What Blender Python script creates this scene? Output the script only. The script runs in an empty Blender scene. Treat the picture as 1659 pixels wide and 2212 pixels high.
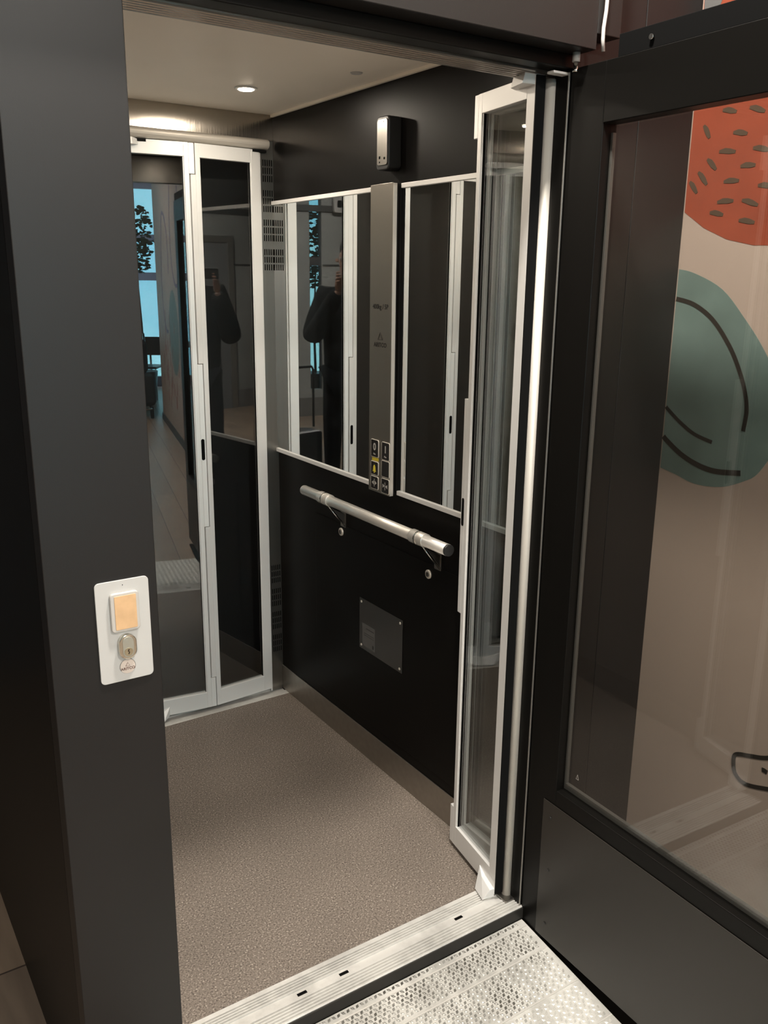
import bpy, bmesh, math, random
from mathutils import Matrix, Vector
random.seed(7)
sc = bpy.context.scene
COL = sc.collection
R_ = math.radians

# ---------------------------------------------------------------- camera
cam_d = bpy.data.cameras.new('camera'); cam = bpy.data.objects.new('camera', cam_d); COL.objects.link(cam)
cr = Vector((0.83407782, -0.55153291, 0.01120867)); cu = Vector((0.13329626, 0.22121589, 0.96607227)); cf = Vector((0.53530019, 0.80428538, -0.25802854))
m = Matrix((cr, cu, -cf)).transposed().to_4x4(); m.translation = Vector((-1.45439, -1.42635, 1.58983))
cam.matrix_world = m
cam_d.sensor_fit = 'VERTICAL'; cam_d.sensor_height = 36.0; cam_d.sensor_width = 27.0; cam_d.lens = 30.906
cam_d.clip_start = 0.02; cam_d.clip_end = 200
sc.camera = cam
sc.view_settings.view_transform = 'Standard'; sc.view_settings.look = 'None'
sc.view_settings.gamma = 1; sc.view_settings.exposure = 0.0; sc.view_settings.use_curve_mapping = False

# ---------------------------------------------------------------- world: evening blue sky with soft cloud
w = bpy.data.worlds.new('world'); sc.world = w; w.use_nodes = True
nt = w.node_tree; nt.nodes.clear()
out = nt.nodes.new('ShaderNodeOutputWorld'); bg = nt.nodes.new('ShaderNodeBackground')
tc = nt.nodes.new('ShaderNodeTexCoord'); noi = nt.nodes.new('ShaderNodeTexNoise'); noi.inputs['Scale'].default_value = 5; noi.inputs['Detail'].default_value = 5
ramp = nt.nodes.new('ShaderNodeValToRGB')
ramp.color_ramp.elements[0].position = .40; ramp.color_ramp.elements[0].color = (.22, .58, .74, 1)
ramp.color_ramp.elements[1].position = .62; ramp.color_ramp.elements[1].color = (.42, .80, .84, 1)
nt.links.new(tc.outputs['Generated'], noi.inputs['Vector']); nt.links.new(noi.outputs['Fac'], ramp.inputs['Fac'])
nt.links.new(ramp.outputs['Color'], bg.inputs['Color']); bg.inputs['Strength'].default_value = 6.5
nt.links.new(bg.outputs['Background'], out.inputs['Surface'])

# ---------------------------------------------------------------- large lights (ceiling luminaires of the hall, window portal)
def area(name, loc, size, power, col, rot=(0, 0, 0), shape='RECTANGLE', sy=None, spread=None):
    l = bpy.data.lights.new(name, 'AREA'); l.shape = shape; l.size = size
    if sy: l.size_y = sy
    l.energy = power; l.color = col
    if spread: l.spread = spread
    o = bpy.data.objects.new(name, l); o.location = loc; o.rotation_euler = rot; COL.objects.link(o); return o
WARM = (1.0, .88, .73); NEUT = (1.0, .93, .84); BLUE = (.62, .76, 1.0)
HALL_LIGHTS = [(-.60, -.42, 3.10, 84, .16), (-2.6, -1.2, 3.10, 9, .3), (-.6, -2.4, 3.10, 75, .3), (-2.9, -4.2, 3.10, 190, .3), (-.8, -5.2, 3.10, 90, .3)]
for i, (x, y, z, p, s_) in enumerate(HALL_LIGHTS):
    area('hall_lamp_light', (x, y, z - .012), s_, p, NEUT, shape='DISK')
pw = area('window_light', (-1.6, -9.55, 1.6), 5.0, 520, BLUE, rot=(R_(90), 0, R_(180)), sy=3.0)   # daylight coming in through the window wall

# ---------------------------------------------------------------- materials
def mat(name, col, rough=.5, metal=0.0, spec=.5, bump=0, bscale=200, stretch=None, colvar=0, cvscale=20, coat=0, rvar=0):
    M = bpy.data.materials.new(name); M.use_nodes = True; nt = M.node_tree; b = nt.nodes['Principled BSDF']
    b.inputs['Base Color'].default_value = (*col, 1); b.inputs['Roughness'].default_value = rough; b.inputs['Metallic'].default_value = metal
    b.inputs['Specular IOR Level'].default_value = spec; b.inputs['Coat Weight'].default_value = coat
    tc = nt.nodes.new('ShaderNodeTexCoord'); mp = nt.nodes.new('ShaderNodeMapping'); nt.links.new(tc.outputs['Object'], mp.inputs['Vector'])
    if stretch: mp.inputs['Scale'].default_value = stretch
    def noise(s, det=3):
        n = nt.nodes.new('ShaderNodeTexNoise'); n.inputs['Scale'].default_value = s; n.inputs['Detail'].default_value = det
        nt.links.new(mp.outputs['Vector'], n.inputs['Vector']); return n
    if colvar:
        n = noise(cvscale); mx = nt.nodes.new('ShaderNodeValToRGB'); e = mx.color_ramp.elements
        e[0].position = .3; e[1].position = .7
        e[0].color = (*[c * (1 - colvar) for c in col], 1); e[1].color = (*[min(1, c * (1 + colvar)) for c in col], 1)
        nt.links.new(n.outputs['Fac'], mx.inputs['Fac']); nt.links.new(mx.outputs['Color'], b.inputs['Base Color'])
    if rvar:
        n = noise(cvscale); mr = nt.nodes.new('ShaderNodeMapRange'); mr.inputs['To Min'].default_value = rough - rvar; mr.inputs['To Max'].default_value = rough + rvar
        nt.links.new(n.outputs['Fac'], mr.inputs['Value']); nt.links.new(mr.outputs['Result'], b.inputs['Roughness'])
    if bump:
        n = noise(bscale); bp = nt.nodes.new('ShaderNodeBump'); bp.inputs['Strength'].default_value = bump; bp.inputs['Distance'].default_value = .001
        nt.links.new(n.outputs['Fac'], bp.inputs['Height']); nt.links.new(bp.outputs['Normal'], b.inputs['Normal'])
    return M
def emit(name, col, s):
    M = bpy.data.materials.new(name); M.use_nodes = True; nt = M.node_tree; b = nt.nodes['Principled BSDF']
    b.inputs['Base Color'].default_value = (*col, 1); b.inputs['Emission Color'].default_value = (*col, 1); b.inputs['Emission Strength'].default_value = s
    return M
def glass(name, tint, ior=1.5, boost=1.0):
    M = bpy.data.materials.new(name); M.use_nodes = True; nt = M.node_tree; nt.nodes.clear()
    o = nt.nodes.new('ShaderNodeOutputMaterial'); mx = nt.nodes.new('ShaderNodeMixShader'); t = nt.nodes.new('ShaderNodeBsdfTransparent'); g = nt.nodes.new('ShaderNodeBsdfGlossy')
    t.inputs['Color'].default_value = (*tint, 1); g.inputs['Roughness'].default_value = .0; g.inputs['Color'].default_value = (1, 1, 1, 1)
    # Schlick reflectance from the facing angle, the same from both sides of the pane
    lw = nt.nodes.new('ShaderNodeLayerWeight'); lw.inputs['Blend'].default_value = .5
    pw_ = nt.nodes.new('ShaderNodeMath'); pw_.operation = 'POWER'; pw_.inputs[1].default_value = 5; nt.links.new(lw.outputs['Facing'], pw_.inputs[0])
    r0 = ((ior - 1) / (ior + 1)) ** 2 * boost
    mu = nt.nodes.new('ShaderNodeMath'); mu.operation = 'MULTIPLY_ADD'; mu.inputs[1].default_value = 1 - r0; mu.inputs[2].default_value = r0; mu.use_clamp = True
    nt.links.new(pw_.outputs[0], mu.inputs[0]); nt.links.new(mu.outputs[0], mx.inputs['Fac'])
    nt.links.new(t.outputs[0], mx.inputs[1]); nt.links.new(g.outputs[0], mx.inputs[2]); nt.links.new(mx.outputs[0], o.inputs['Surface'])
    return M
ALU = mat('satin_aluminium', (.74, .735, .72), .42, .25, bump=.08, bscale=400, stretch=(1, 1, .05))
ALU_D = mat('aluminium_profile_dull', (.36, .345, .32), .38, .8)
STEEL = mat('brushed_steel', (.28, .265, .245), .34, 1.0, bump=.12, bscale=500, stretch=(1, 1, .02), colvar=.06, cvscale=40)
STEEL_H = mat('brushed_steel_horizontal', (.36, .335, .30), .36, 1.0, bump=.15, bscale=400, stretch=(.02, 1, 1), colvar=.06, cvscale=40)
CHROME = mat('chrome', (.78, .77, .74), .13, 1.0)
TUBE = mat('satin_steel_tube', (.76, .73, .68), .36, .7)
POSTM = mat('satin_post', (.56, .53, .48), .5, .3)
LAM = mat('black_laminate', (.0034, .0029, .0025), .40, 0, .11, bump=.05, bscale=300, colvar=.15, cvscale=3)
LIFT_BLACK = mat('lift_enclosure_coating', (.0125, .0112, .0108), .42, 0, .34, bump=.08, bscale=600, colvar=.08, cvscale=2)
DOORBLK = mat('landing_door_black_coating', (.0042, .0039, .0034), .38, 0, .14, bump=.06, bscale=600)
RUBBER = mat('black_rubber', (.004, .004, .004), .7, 0, .1)
SLOT = mat('slot_black', (.002, .002, .002), .9, 0, .1)
WHITE = mat('white_coated_plate', (.50, .495, .48), .35, 0, .5)
CREAM = mat('cab_ceiling_white', (.90, .83, .73), .45, 0, .4, colvar=.03, cvscale=2)
MIRROR = mat('mirror_glass', (.80, .815, .81), .0, 1.0)
GLASS = glass('folding_door_glass', (.93, .945, .94), 1.5, 2.0)
GLASS_L = glass('landing_door_glass', (.90, .90, .89), 1.5, 1.1)
GLASS_W = glass('window_glass', (.9, .95, .95), 1.45, 1.0)
GREYWALL = mat('grey_concrete_wall', (.30, .31, .30), .6, 0, .4, colvar=.18, cvscale=1.3, bump=.1, bscale=30)
DARKWALL = mat('dark_grey_wall', (.06, .06, .065), .5, 0, .4, colvar=.1, cvscale=2)
HALLCEIL = mat('hall_ceiling_grey', (.10, .10, .105), .8, 0, .3)
PINK = mat('mural_ground_paint', (.34, .268, .22), .55, 0, .35, colvar=.05, cvscale=1.4, bump=.06, bscale=60)
ORANGE = mat('mural_orange_paint', (.235, .050, .024), .55, 0, .35, colvar=.10, cvscale=9)
TEAL = mat('mural_teal_paint', (.120, .168, .150), .55, 0, .35, colvar=.16, cvscale=7)
INK = mat('mural_black_paint', (.022, .018, .014), .6, 0, .3)
INK2 = mat('mural_grey_brown_paint', (.07, .045, .028), .6, 0, .3)
PURPLE = mat('mural_purple_paint', (.10, .08, .16), .6)
LEAFM = mat('plant_leaf', (.025, .06, .02), .45, 0, .5, colvar=.3, cvscale=20)
BARK = mat('plant_stem', (.08, .055, .03), .8)
JACKET = mat('dark_jacket_cloth', (.012, .014, .016), .85, 0, .2, bump=.3, bscale=120)
TROUSER = mat('dark_trouser_cloth', (.01, .011, .015), .85, 0, .2)
SKIN = mat('skin', (.42, .25, .18), .55)
HAIR = mat('dark_hair', (.012, .009, .007), .6)
BLKPL = mat('black_plastic', (.012, .012, .012), .4)
YELL = mat('yellow_print', (.62, .50, .04), .5)
GREYPR = mat('grey_print', (.03, .028, .025), .6)
SILVPR = mat('silver_print', (.45, .43, .40), .5, .3)
BTN_ORANGE = mat('call_button_amber', (.62, .40, .22), .42, 0, .4, colvar=.07, cvscale=60)
BRASS = mat('nickel_brass', (.62, .56, .42), .28, 1.0)
SIGNW = mat('sticker_grey', (.10, .098, .095), .6)
LAMP_W = emit('cab_lamp_diffuser', (1.0, .85, .66), 22)
LAMP_H = emit('hall_lamp_diffuser', (1.0, .93, .84), 8)

# speckled vinyl floor of the lift car
def speckle():
    M = mat('speckled_vinyl', (.2, .165, .135), .55, 0, .4); nt = M.node_tree; b = nt.nodes['Principled BSDF']
    tc = nt.nodes.new('ShaderNodeTexCoord')
    def vor(s): 
        v = nt.nodes.new('ShaderNodeTexNoise'); v.inputs['Scale'].default_value = s; v.inputs['Detail'].default_value = 2; nt.links.new(tc.outputs['Object'], v.inputs['Vector']); return v
    n1 = vor(230); r1 = nt.nodes.new('ShaderNodeValToRGB'); e = r1.color_ramp.elements
    e[0].position = .33; e[0].color = (.062, .050, .041, 1); e[1].position = .70; e[1].color = (.42, .37, .31, 1)
    a = r1.color_ramp.elements.new(.43); a.color = (.150, .124, .103, 1); c = r1.color_ramp.elements.new(.60); c.color = (.190, .160, .136, 1)
    nt.links.new(n1.outputs['Fac'], r1.inputs['Fac'])
    n2 = vor(2.5); r2 = nt.nodes.new('ShaderNodeMapRange'); r2.inputs['From Min'].default_value = .3; r2.inputs['From Max'].default_value = .7; r2.inputs['To Min'].default_value = .88; r2.inputs['To Max'].default_value = 1.1
    nt.links.new(n2.outputs['Fac'], r2.inputs['Value'])
    mx = nt.nodes.new('ShaderNodeVectorMath'); mx.operation = 'SCALE'; nt.links.new(r1.outputs['Color'], mx.inputs[0]); nt.links.new(r2.outputs['Result'], mx.inputs['Scale'])
    nt.links.new(mx.outputs['Vector'], b.inputs['Base Color'])
    bp = nt.nodes.new('ShaderNodeBump'); bp.inputs['Strength'].default_value = .25; bp.inputs['Distance'].default_value = .0008
    nt.links.new(n1.outputs['Fac'], bp.inputs['Height']); nt.links.new(bp.outputs['Normal'], b.inputs['Normal'])
    return M
VINYL = speckle()
def wood():
    M = mat('grey_oak_planks', (.26, .2, .15), .38, 0, .5); nt = M.node_tree; b = nt.nodes['Principled BSDF']
    tc = nt.nodes.new('ShaderNodeTexCoord'); mp = nt.nodes.new('ShaderNodeMapping'); mp.inputs['Rotation'].default_value = (0, 0, R_(90)); nt.links.new(tc.outputs['Object'], mp.inputs['Vector'])
    br = nt.nodes.new('ShaderNodeTexBrick'); br.inputs['Scale'].default_value = 1; br.inputs['Brick Width'].default_value = 1.3; br.inputs['Row Height'].default_value = .16; br.inputs['Mortar Size'].default_value = .003
    br.inputs['Color1'].default_value = (.30, .225, .165, 1); br.inputs['Color2'].default_value = (.22, .17, .13, 1); br.inputs['Mortar'].default_value = (.08, .06, .05, 1)
    nt.links.new(mp.outputs['Vector'], br.inputs['Vector'])
    n = nt.nodes.new('ShaderNodeTexNoise'); n.inputs['Scale'].default_value = 6; mp2 = nt.nodes.new('ShaderNodeMapping'); mp2.inputs['Scale'].default_value = (6, 1, 1)
    nt.links.new(tc.outputs['Object'], mp2.inputs['Vector']); nt.links.new(mp2.outputs['Vector'], n.inputs['Vector'])
    r2 = nt.nodes.new('ShaderNodeMapRange'); r2.inputs['To Min'].default_value = .75; r2.inputs['To Max'].default_value = 1.25; nt.links.new(n.outputs['Fac'], r2.inputs['Value'])
    mx = nt.nodes.new('ShaderNodeVectorMath'); mx.operation = 'SCALE'; nt.links.new(br.outputs['Color'], mx.inputs[0]); nt.links.new(r2.outputs['Result'], mx.inputs['Scale'])
    nt.links.new(mx.outputs['Vector'], b.inputs['Base Color']); return M
WOOD = wood()
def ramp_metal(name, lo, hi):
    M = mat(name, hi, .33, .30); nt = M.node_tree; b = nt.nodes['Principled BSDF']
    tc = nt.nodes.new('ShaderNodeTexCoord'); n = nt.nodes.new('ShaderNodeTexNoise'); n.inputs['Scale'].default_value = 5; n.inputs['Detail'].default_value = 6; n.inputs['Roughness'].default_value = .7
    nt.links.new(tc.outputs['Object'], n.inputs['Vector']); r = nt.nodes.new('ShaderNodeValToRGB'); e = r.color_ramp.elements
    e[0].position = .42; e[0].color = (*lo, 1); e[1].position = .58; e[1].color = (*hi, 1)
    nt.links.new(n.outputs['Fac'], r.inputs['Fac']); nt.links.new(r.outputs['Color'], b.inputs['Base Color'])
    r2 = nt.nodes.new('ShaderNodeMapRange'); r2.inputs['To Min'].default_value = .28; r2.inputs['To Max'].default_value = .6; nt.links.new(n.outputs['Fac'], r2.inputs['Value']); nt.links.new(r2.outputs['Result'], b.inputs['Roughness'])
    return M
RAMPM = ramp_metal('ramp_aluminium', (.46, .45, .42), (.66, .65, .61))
def glare_graded(name, lo, hi):  # knobs paler away from the sill: washed-out glare put into the colour
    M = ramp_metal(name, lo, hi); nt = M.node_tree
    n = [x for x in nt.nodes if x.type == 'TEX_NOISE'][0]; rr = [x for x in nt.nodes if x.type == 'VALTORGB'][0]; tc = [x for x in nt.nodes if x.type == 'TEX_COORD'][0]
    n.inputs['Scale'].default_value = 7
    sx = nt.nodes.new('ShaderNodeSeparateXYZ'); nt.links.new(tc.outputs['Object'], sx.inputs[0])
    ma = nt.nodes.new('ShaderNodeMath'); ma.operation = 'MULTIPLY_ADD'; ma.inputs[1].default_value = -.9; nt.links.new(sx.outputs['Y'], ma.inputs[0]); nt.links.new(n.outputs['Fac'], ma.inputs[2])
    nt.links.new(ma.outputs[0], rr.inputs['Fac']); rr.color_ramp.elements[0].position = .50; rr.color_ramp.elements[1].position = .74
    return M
KNOB = glare_graded('raised_knob_metal', (.12, .115, .10), (.60, .59, .55))
SILLM = ramp_metal('threshold_aluminium', (.52, .51, .485), (.66, .65, .62))
GROOVE = mat('raised_worn_metal', (.66, .64, .60), .32, .35)

# ---------------------------------------------------------------- mesh helpers
def T(o, name, label=None, cat=None, group=None, kind=None):
    if label: o['label'] = label
    if cat: o['category'] = cat
    if group: o['group'] = group
    if kind: o['kind'] = kind
    return o
def empty(name, label, cat, loc=(0, 0, 0), rz=0, group=None):
    o = bpy.data.objects.new(name, None); COL.objects.link(o); o.location = loc; o.rotation_euler = (0, 0, rz); o.empty_display_size = .05
    return T(o, name, label, cat, group)
def obj(name, bm, material, parent=None, bevel=0, smooth=False, label=None, local=False):
    me = bpy.data.meshes.new(name); bmesh.ops.recalc_face_normals(bm, faces=bm.faces); bm.to_mesh(me); bm.free()
    o = bpy.data.objects.new(name, me); COL.objects.link(o)
    mats = material if isinstance(material, (list, tuple)) else [material]
    for mm in mats: me.materials.append(mm)
    if smooth:
        for p in me.polygons: p.use_smooth = True
    if parent is not None:
        o.parent = parent
        if not local: o.matrix_parent_inverse = pinv(parent)
    if bevel:
        b = o.modifiers.new('bevel', 'BEVEL'); b.width = bevel; b.segments = 2; b.limit_method = 'ANGLE'; b.harden_normals = False
    if label: o['label'] = label
    return o
def wm(o):
    mm = Matrix.Translation(o.location) @ o.rotation_euler.to_matrix().to_4x4()
    return (wm(o.parent) @ o.matrix_parent_inverse @ mm) if o.parent else mm
def pinv(p): return wm(p).inverted()
def box(bm, a, b, mi=0):
    x0, y0, z0 = a; x1, y1, z1 = b
    vs = [bm.verts.new(p) for p in ((x0, y0, z0), (x1, y0, z0), (x1, y1, z0), (x0, y1, z0), (x0, y0, z1), (x1, y0, z1), (x1, y1, z1), (x0, y1, z1))]
    for f in ((0, 3, 2, 1), (4, 5, 6, 7), (0, 1, 5, 4), (1, 2, 6, 5), (2, 3, 7, 6), (3, 0, 4, 7)):
        bm.faces.new([vs[i] for i in f]).material_index = mi
def boxes(*lst):
    bm = bmesh.new()
    for a, b in lst: box(bm, a, b)
    return bm
def frame_of(d):
    d = Vector(d).normalized(); a = Vector((0, 0, 1)) if abs(d.z) < .9 else Vector((1, 0, 0)); u = d.cross(a).normalized(); return u, d.cross(u).normalized()
def tube(bm, pts, r, n=20, caps=True):
    pts = [Vector(p) for p in pts]; rings = []
    rr = r if isinstance(r, (list, tuple)) else [r] * len(pts)
    u = None
    for i, p in enumerate(pts):
        d = (pts[min(i + 1, len(pts) - 1)] - pts[max(i - 1, 0)]).normalized()
        if u is None: u, v = frame_of(d)
        else:
            u = (u - d * u.dot(d)).normalized(); v = d.cross(u)
        rings.append([bm.verts.new(p + (u * math.cos(2 * math.pi * k / n) + v * math.sin(2 * math.pi * k / n)) * rr[i]) for k in range(n)])
    for a, b in zip(rings, rings[1:]):
        for k in range(n): bm.faces.new((a[k], a[(k + 1) % n], b[(k + 1) % n], b[k])).smooth = True
    if caps: bm.faces.new(rings[0][::-1]); bm.faces.new(rings[-1])
def tubeo(name, pts, r, material, parent=None, n=20, bevel=0, **k):
    bm = bmesh.new(); tube(bm, pts, r, n); return obj(name, bm, material, parent, bevel, **k)
def prism(bm, pts, ax, lo, hi, mi=0):
    """extrude a 2D outline along axis ax ('x','y','z'); pts are the two remaining coordinates in order"""
    def P(a, b, c): return {'x': (c, a, b), 'y': (a, c, b), 'z': (a, b, c)}[ax]
    A = [bm.verts.new(P(a, b, lo)) for a, b in pts]; B = [bm.verts.new(P(a, b, hi)) for a, b in pts]
    n = len(pts)
    bm.faces.new(A).material_index = mi; bm.faces.new(B[::-1]).material_index = mi
    for i in range(n): bm.faces.new((A[i], B[i], B[(i + 1) % n], A[(i + 1) % n])).material_index = mi
def rrect(x0, z0, x1, z1, r, n=5):
    pts = []
    for cx, cz, a0 in ((x1 - r, z1 - r, 0), (x0 + r, z1 - r, 90), (x0 + r, z0 + r, 180), (x1 - r, z0 + r, 270)):
        for k in range(n + 1):
            a = R_(a0 + 90 * k / n); pts.append((cx + r * math.cos(a), cz + r * math.sin(a)))
    return pts
def prismo(name, pts, ax, lo, hi, material, parent=None, bevel=0, **k):
    bm = bmesh.new(); prism(bm, pts, ax, lo, hi); return obj(name, bm, material, parent, bevel, **k)
def struct(name, bm, material, parent=None, bevel=0, label=None):
    o = obj(name, bm, material, parent, bevel)
    if parent is None: o['kind'] = 'structure'
    if label: o['label'] = label
    return o
def text(name, body, size, M, material, parent, depth=.0003, spacing=1.0, label=None):
    cu_ = bpy.data.curves.new(name, 'FONT'); cu_.body = body; cu_.size = size; cu_.extrude = depth; cu_.offset = size * .018; cu_.align_x = 'CENTER'; cu_.align_y = 'CENTER'; cu_.space_character = spacing
    t = bpy.data.objects.new(name, cu_); COL.objects.link(t); bpy.context.view_layer.update()
    me = bpy.data.meshes.new_from_object(t.evaluated_get(bpy.context.evaluated_depsgraph_get()))
    bpy.data.objects.remove(t); me.transform(M); me.materials.clear(); me.materials.append(material); me.name = name
    o = bpy.data.objects.new(name, me); COL.objects.link(o); o.parent = parent; o.matrix_parent_inverse = pinv(parent)
    if label: o['label'] = label
    return o
def MX(x, y, z):   # lettering on a plane facing -X
    return Matrix(((0, 0, -1, x), (-1, 0, 0, y), (0, 1, 0, z), (0, 0, 0, 1)))
def MY(x, y, z):   # lettering on a plane facing -Y
    return Matrix(((1, 0, 0, x), (0, 0, -1, y), (0, 1, 0, z), (0, 0, 0, 1)))
def stroke(bm, pts, wd, n=10):
    """flat painted line with round ends, points in 2D -> list of quads; returns outline"""
    P = [Vector(p) for p in pts]; L = []; Rr = []
    for i, p in enumerate(P):
        d = (P[min(i + 1, len(P) - 1)] - P[max(i - 1, 0)]).normalized(); nrm = Vector((-d.y, d.x))
        ww = wd if not isinstance(wd, (list, tuple)) else wd[i]
        L.append(p + nrm * ww / 2); Rr.append(p - nrm * ww / 2)
    return L, Rr
def smooth_pts(pts, k=4, closed=False):
    n = len(pts); o = []
    rng = range(n if closed else n - 1)
    for i in rng:
        g = lambda j: Vector(pts[j % n] if closed else pts[max(0, min(n - 1, j))])
        p0, p1, p2, p3 = g(i - 1), g(i), g(i + 1), g(i + 2)
        for s in range(k):
            t = s / k
            o.append(tuple(.5 * ((2 * p1) + (p2 - p0) * t + (2 * p0 - 5 * p1 + 4 * p2 - p3) * t * t + (3 * p1 - p0 - 3 * p2 + p3) * t ** 3)))
    if not closed: o.append(tuple(pts[-1]))
    return o
def ribbon(bm, pts, wd, ax, at, th):
    """thin painted stroke on plane ax=at, thickness th toward negative ax"""
    L, Rr = stroke(bm, pts, wd)
    def P(p, c): return {'x': (c, p[0], p[1]), 'y': (p[0], c, p[1]), 'z': (p[0], p[1], c)}[ax]
    a = [[bm.verts.new(P(l, at)), bm.verts.new(P(r, at)), bm.verts.new(P(r, at - th)), bm.verts.new(P(l, at - th))] for l, r in zip(L, Rr)]
    for q, s in zip(a, a[1:]):
        for k in range(4): bm.faces.new((q[k], q[(k + 1) % 4], s[(k + 1) % 4], s[k]))
    bm.faces.new(a[0]); bm.faces.new(a[-1][::-1])

ZH = -.135      # hall floor level (the ramp climbs from it to the car)
HC = 3.15       # hall ceiling
# ================================================================ SETTING: the hall in front of the lift
struct('floor_hall', boxes(((-6, -10, ZH - .1), (4, 2.6, ZH))), WOOD)
struct('ceiling_hall', boxes(((-6, -10, HC), (4, 2.6, HC + .1))), HALLCEIL)
struct('wall_mural', boxes(((.33, -6.6, ZH), (.45, 2.5, HC))), PINK)
struct('wall_left', boxes(((-6.1, -10, ZH), (-6, 2.6, HC))), GREYWALL)
struct('wall_lounge_right', boxes(((4, -10, ZH), (4.1, -6.5, HC))), DARKWALL)
struct('wall_lounge_front', boxes(((.45, -6.6, ZH), (4, -6.5, HC))), DARKWALL)
struct('wall_behind_lift', boxes(((-6, 2.5, ZH), (4, 2.6, HC))), DARKWALL)
# rear wall with a narrow window strip
struct('wall_rear', boxes(((-6, -6.1, ZH), (-2.99, -6, HC)), ((-2.83, -6.1, ZH), (-2.15, -6, HC)), ((-2.99, -6.1, ZH), (-2.83, -6, .2)), ((-2.99, -6.1, 2.9), (-2.83, -6, HC))), GREYWALL)
struct('wall_rear_return', boxes(((-2.25, -9.8, ZH), (-2.15, -6.1, HC))), GREYWALL)
o = struct('window_2', boxes(((-2.99, -6.09, 1.72), (-2.83, -6.03, 1.82)), ((-2.99, -6.09, .9), (-2.83, -6.03, .96)), ((-3.0, -6.09, .2), (-2.98, -6.02, 2.9)), ((-2.84, -6.09, .2), (-2.82, -6.02, 2.9))), DARKWALL)
struct('window_pane', boxes(((-2.985, -6.065, .2), (-2.835, -6.059, 2.9))), GLASS_W, o)
# glazed window wall at the end of the hall
bm = bmesh.new()
for z0, z1 in ((ZH, .02), (1.50, 1.62), (2.08, 2.18), (2.84, 2.94), (3.1, HC)): box(bm, (-2.15, -10.05, z0), (4, -9.93, z1))
for x in (-2.15, -.6, .95, 2.5, 3.92): box(bm, (x, -10.04, .02), (x + .08, -9.94, 3.1))
o = struct('window_1', bm, mat('window_frame_dark', (.02, .022, .026), .5))
struct('window_pane', boxes(((-2.15, -10.0, .0), (4, -9.99, 3.12))), GLASS_W, o)
# seam line and door in the rear wall
o = struct('door_1', boxes(((-4.6, -6.0, ZH), (-3.6, -5.96, 2.0))), mat('grey_door_leaf', (.16, .165, .17), .45))
struct('door_trim', boxes(((-4.68, -6.0, ZH), (-4.6, -5.94, 2.08)), ((-3.6, -6.0, ZH), (-3.52, -5.94, 2.08)), ((-4.6, -6.0, 2.0), (-3.6, -5.94, 2.08))), ALU_D, o)
for z in (.25, 1.0, 1.75): struct('door_hinge', boxes(((-3.62, -5.96, z), (-3.58, -5.925, z + .12))), BLKPL, o)
struct('trim_1', boxes(((-6, -6.0, 1.72), (-4.68, -5.985, 1.735)), ((-3.52, -6.0, 1.72), (-3.0, -5.985, 1.735)), ((-6, -6.0, 2.35), (-2.15, -5.97, 2.42))), mat('wall_joint_dark', (.05, .05, .05), .6))
struct('baseboard_rear', boxes(((-6, -6.0, ZH), (-4.68, -5.985, .1)), ((-3.52, -6.0, ZH), (-2.15, -5.985, .1))), mat('baseboard_grey', (.18, .175, .17), .5))
struct('baseboard_mural', boxes(((.318, -6.6, ZH), (.33, -.0015, -.055))), mat('baseboard_dark', (.03, .03, .03), .5))

# painted shapes on the mural wall (plane x = .33)
XM = .33
def paint(name, pts, material, layer=1, closed=True, parent=None):
    return prismo(name, smooth_pts(pts, 6, True) if closed else pts, 'x', XM - .0006 * layer, XM + .002, material, parent)
mural = empty('mural_painting', 'wall painting with orange and teal shapes and black line drawing, seen through landing door glass', 'mural', (XM, -.3, 1.2))
oc = (-.30, 2.0); ey, ez = .345, .335
pts = []
for k in range(36):
    a = 2 * math.pi * k / 36; y = -.27 + .42 * math.cos(a) * (1 + .02 * math.sin(3 * a)); z = 2.0 + .335 * math.sin(a) * (1 + .015 * math.cos(5 * a)); pts.append((min(y, -.0022), z))
fruit = paint('orange_fruit', pts, ORANGE, 1, False, mural)
dash_pts = [(-.098, 1.951), (-.167, 1.945), (-.043, 1.915), (-.131, 1.902), (-.103, 1.867), (-.065, 1.844), (-.044, 1.816), (-.021, 1.798), (-.159, 1.833), (-.121, 1.804), (-.187, 1.864), (-.111, 1.762), (-.174, 1.756), (-.091, 1.737), (-.171, 1.717), (-.208, 1.788),
            (-.24, 1.93), (-.25, 1.86), (-.26, 1.74), (-.31, 1.80), (-.33, 1.90), (-.36, 1.76), (-.22, 1.99), (-.30, 1.98), (-.06, 1.985), (-.13, 2.02), (-.40, 1.85), (-.45, 1.95), (-.19, 2.06), (-.08, 2.07), (-.28, 2.07), (-.36, 2.03), (-.10, 2.13), (-.17, 2.15), (-.25, 2.15)]
random.seed(3)
for (y, z) in dash_pts:
    t = math.atan2(z - 2.0, y + .27); L = .017 + .005 * random.random(); ang = random.uniform(-.35, .5) - .5 * max(0, .15 + y + (0 if z > 1.85 else 0)) * 4
    ang = -.15 if y < -.08 else -.9
    ang += random.uniform(-.2, .2)
    dy, dz = math.cos(ang) * L, math.sin(ang) * L
    # view from -X: screen right is -Y
    pp = [(y + dy, z - dz), (y + dy * .3, z - dz * .3 + .002), (y - dy * .3, z + dz * .3 + .001), (y - dy, z + dz)]
    bm = bmesh.new(); ribbon(bm, pp, [.006, .0115, .0115, .006], 'x', XM - .0002, .0012); obj('dash_mark', bm, INK2, fruit)
teal = [(-.0022, 1.616), (-.047, 1.607), (-.127, 1.572), (-.195, 1.508), (-.25, 1.445), (-.305, 1.36), (-.315, 1.26), (-.275, 1.173), (-.232, 1.141), (-.178, 1.119), (-.107, 1.113), (-.051, 1.125), (-.0022, 1.134)]
tp = smooth_pts(teal, 5, False); paint('teal_leaf', tp, TEAL, 1, False, mural)
bm = bmesh.new()
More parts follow.
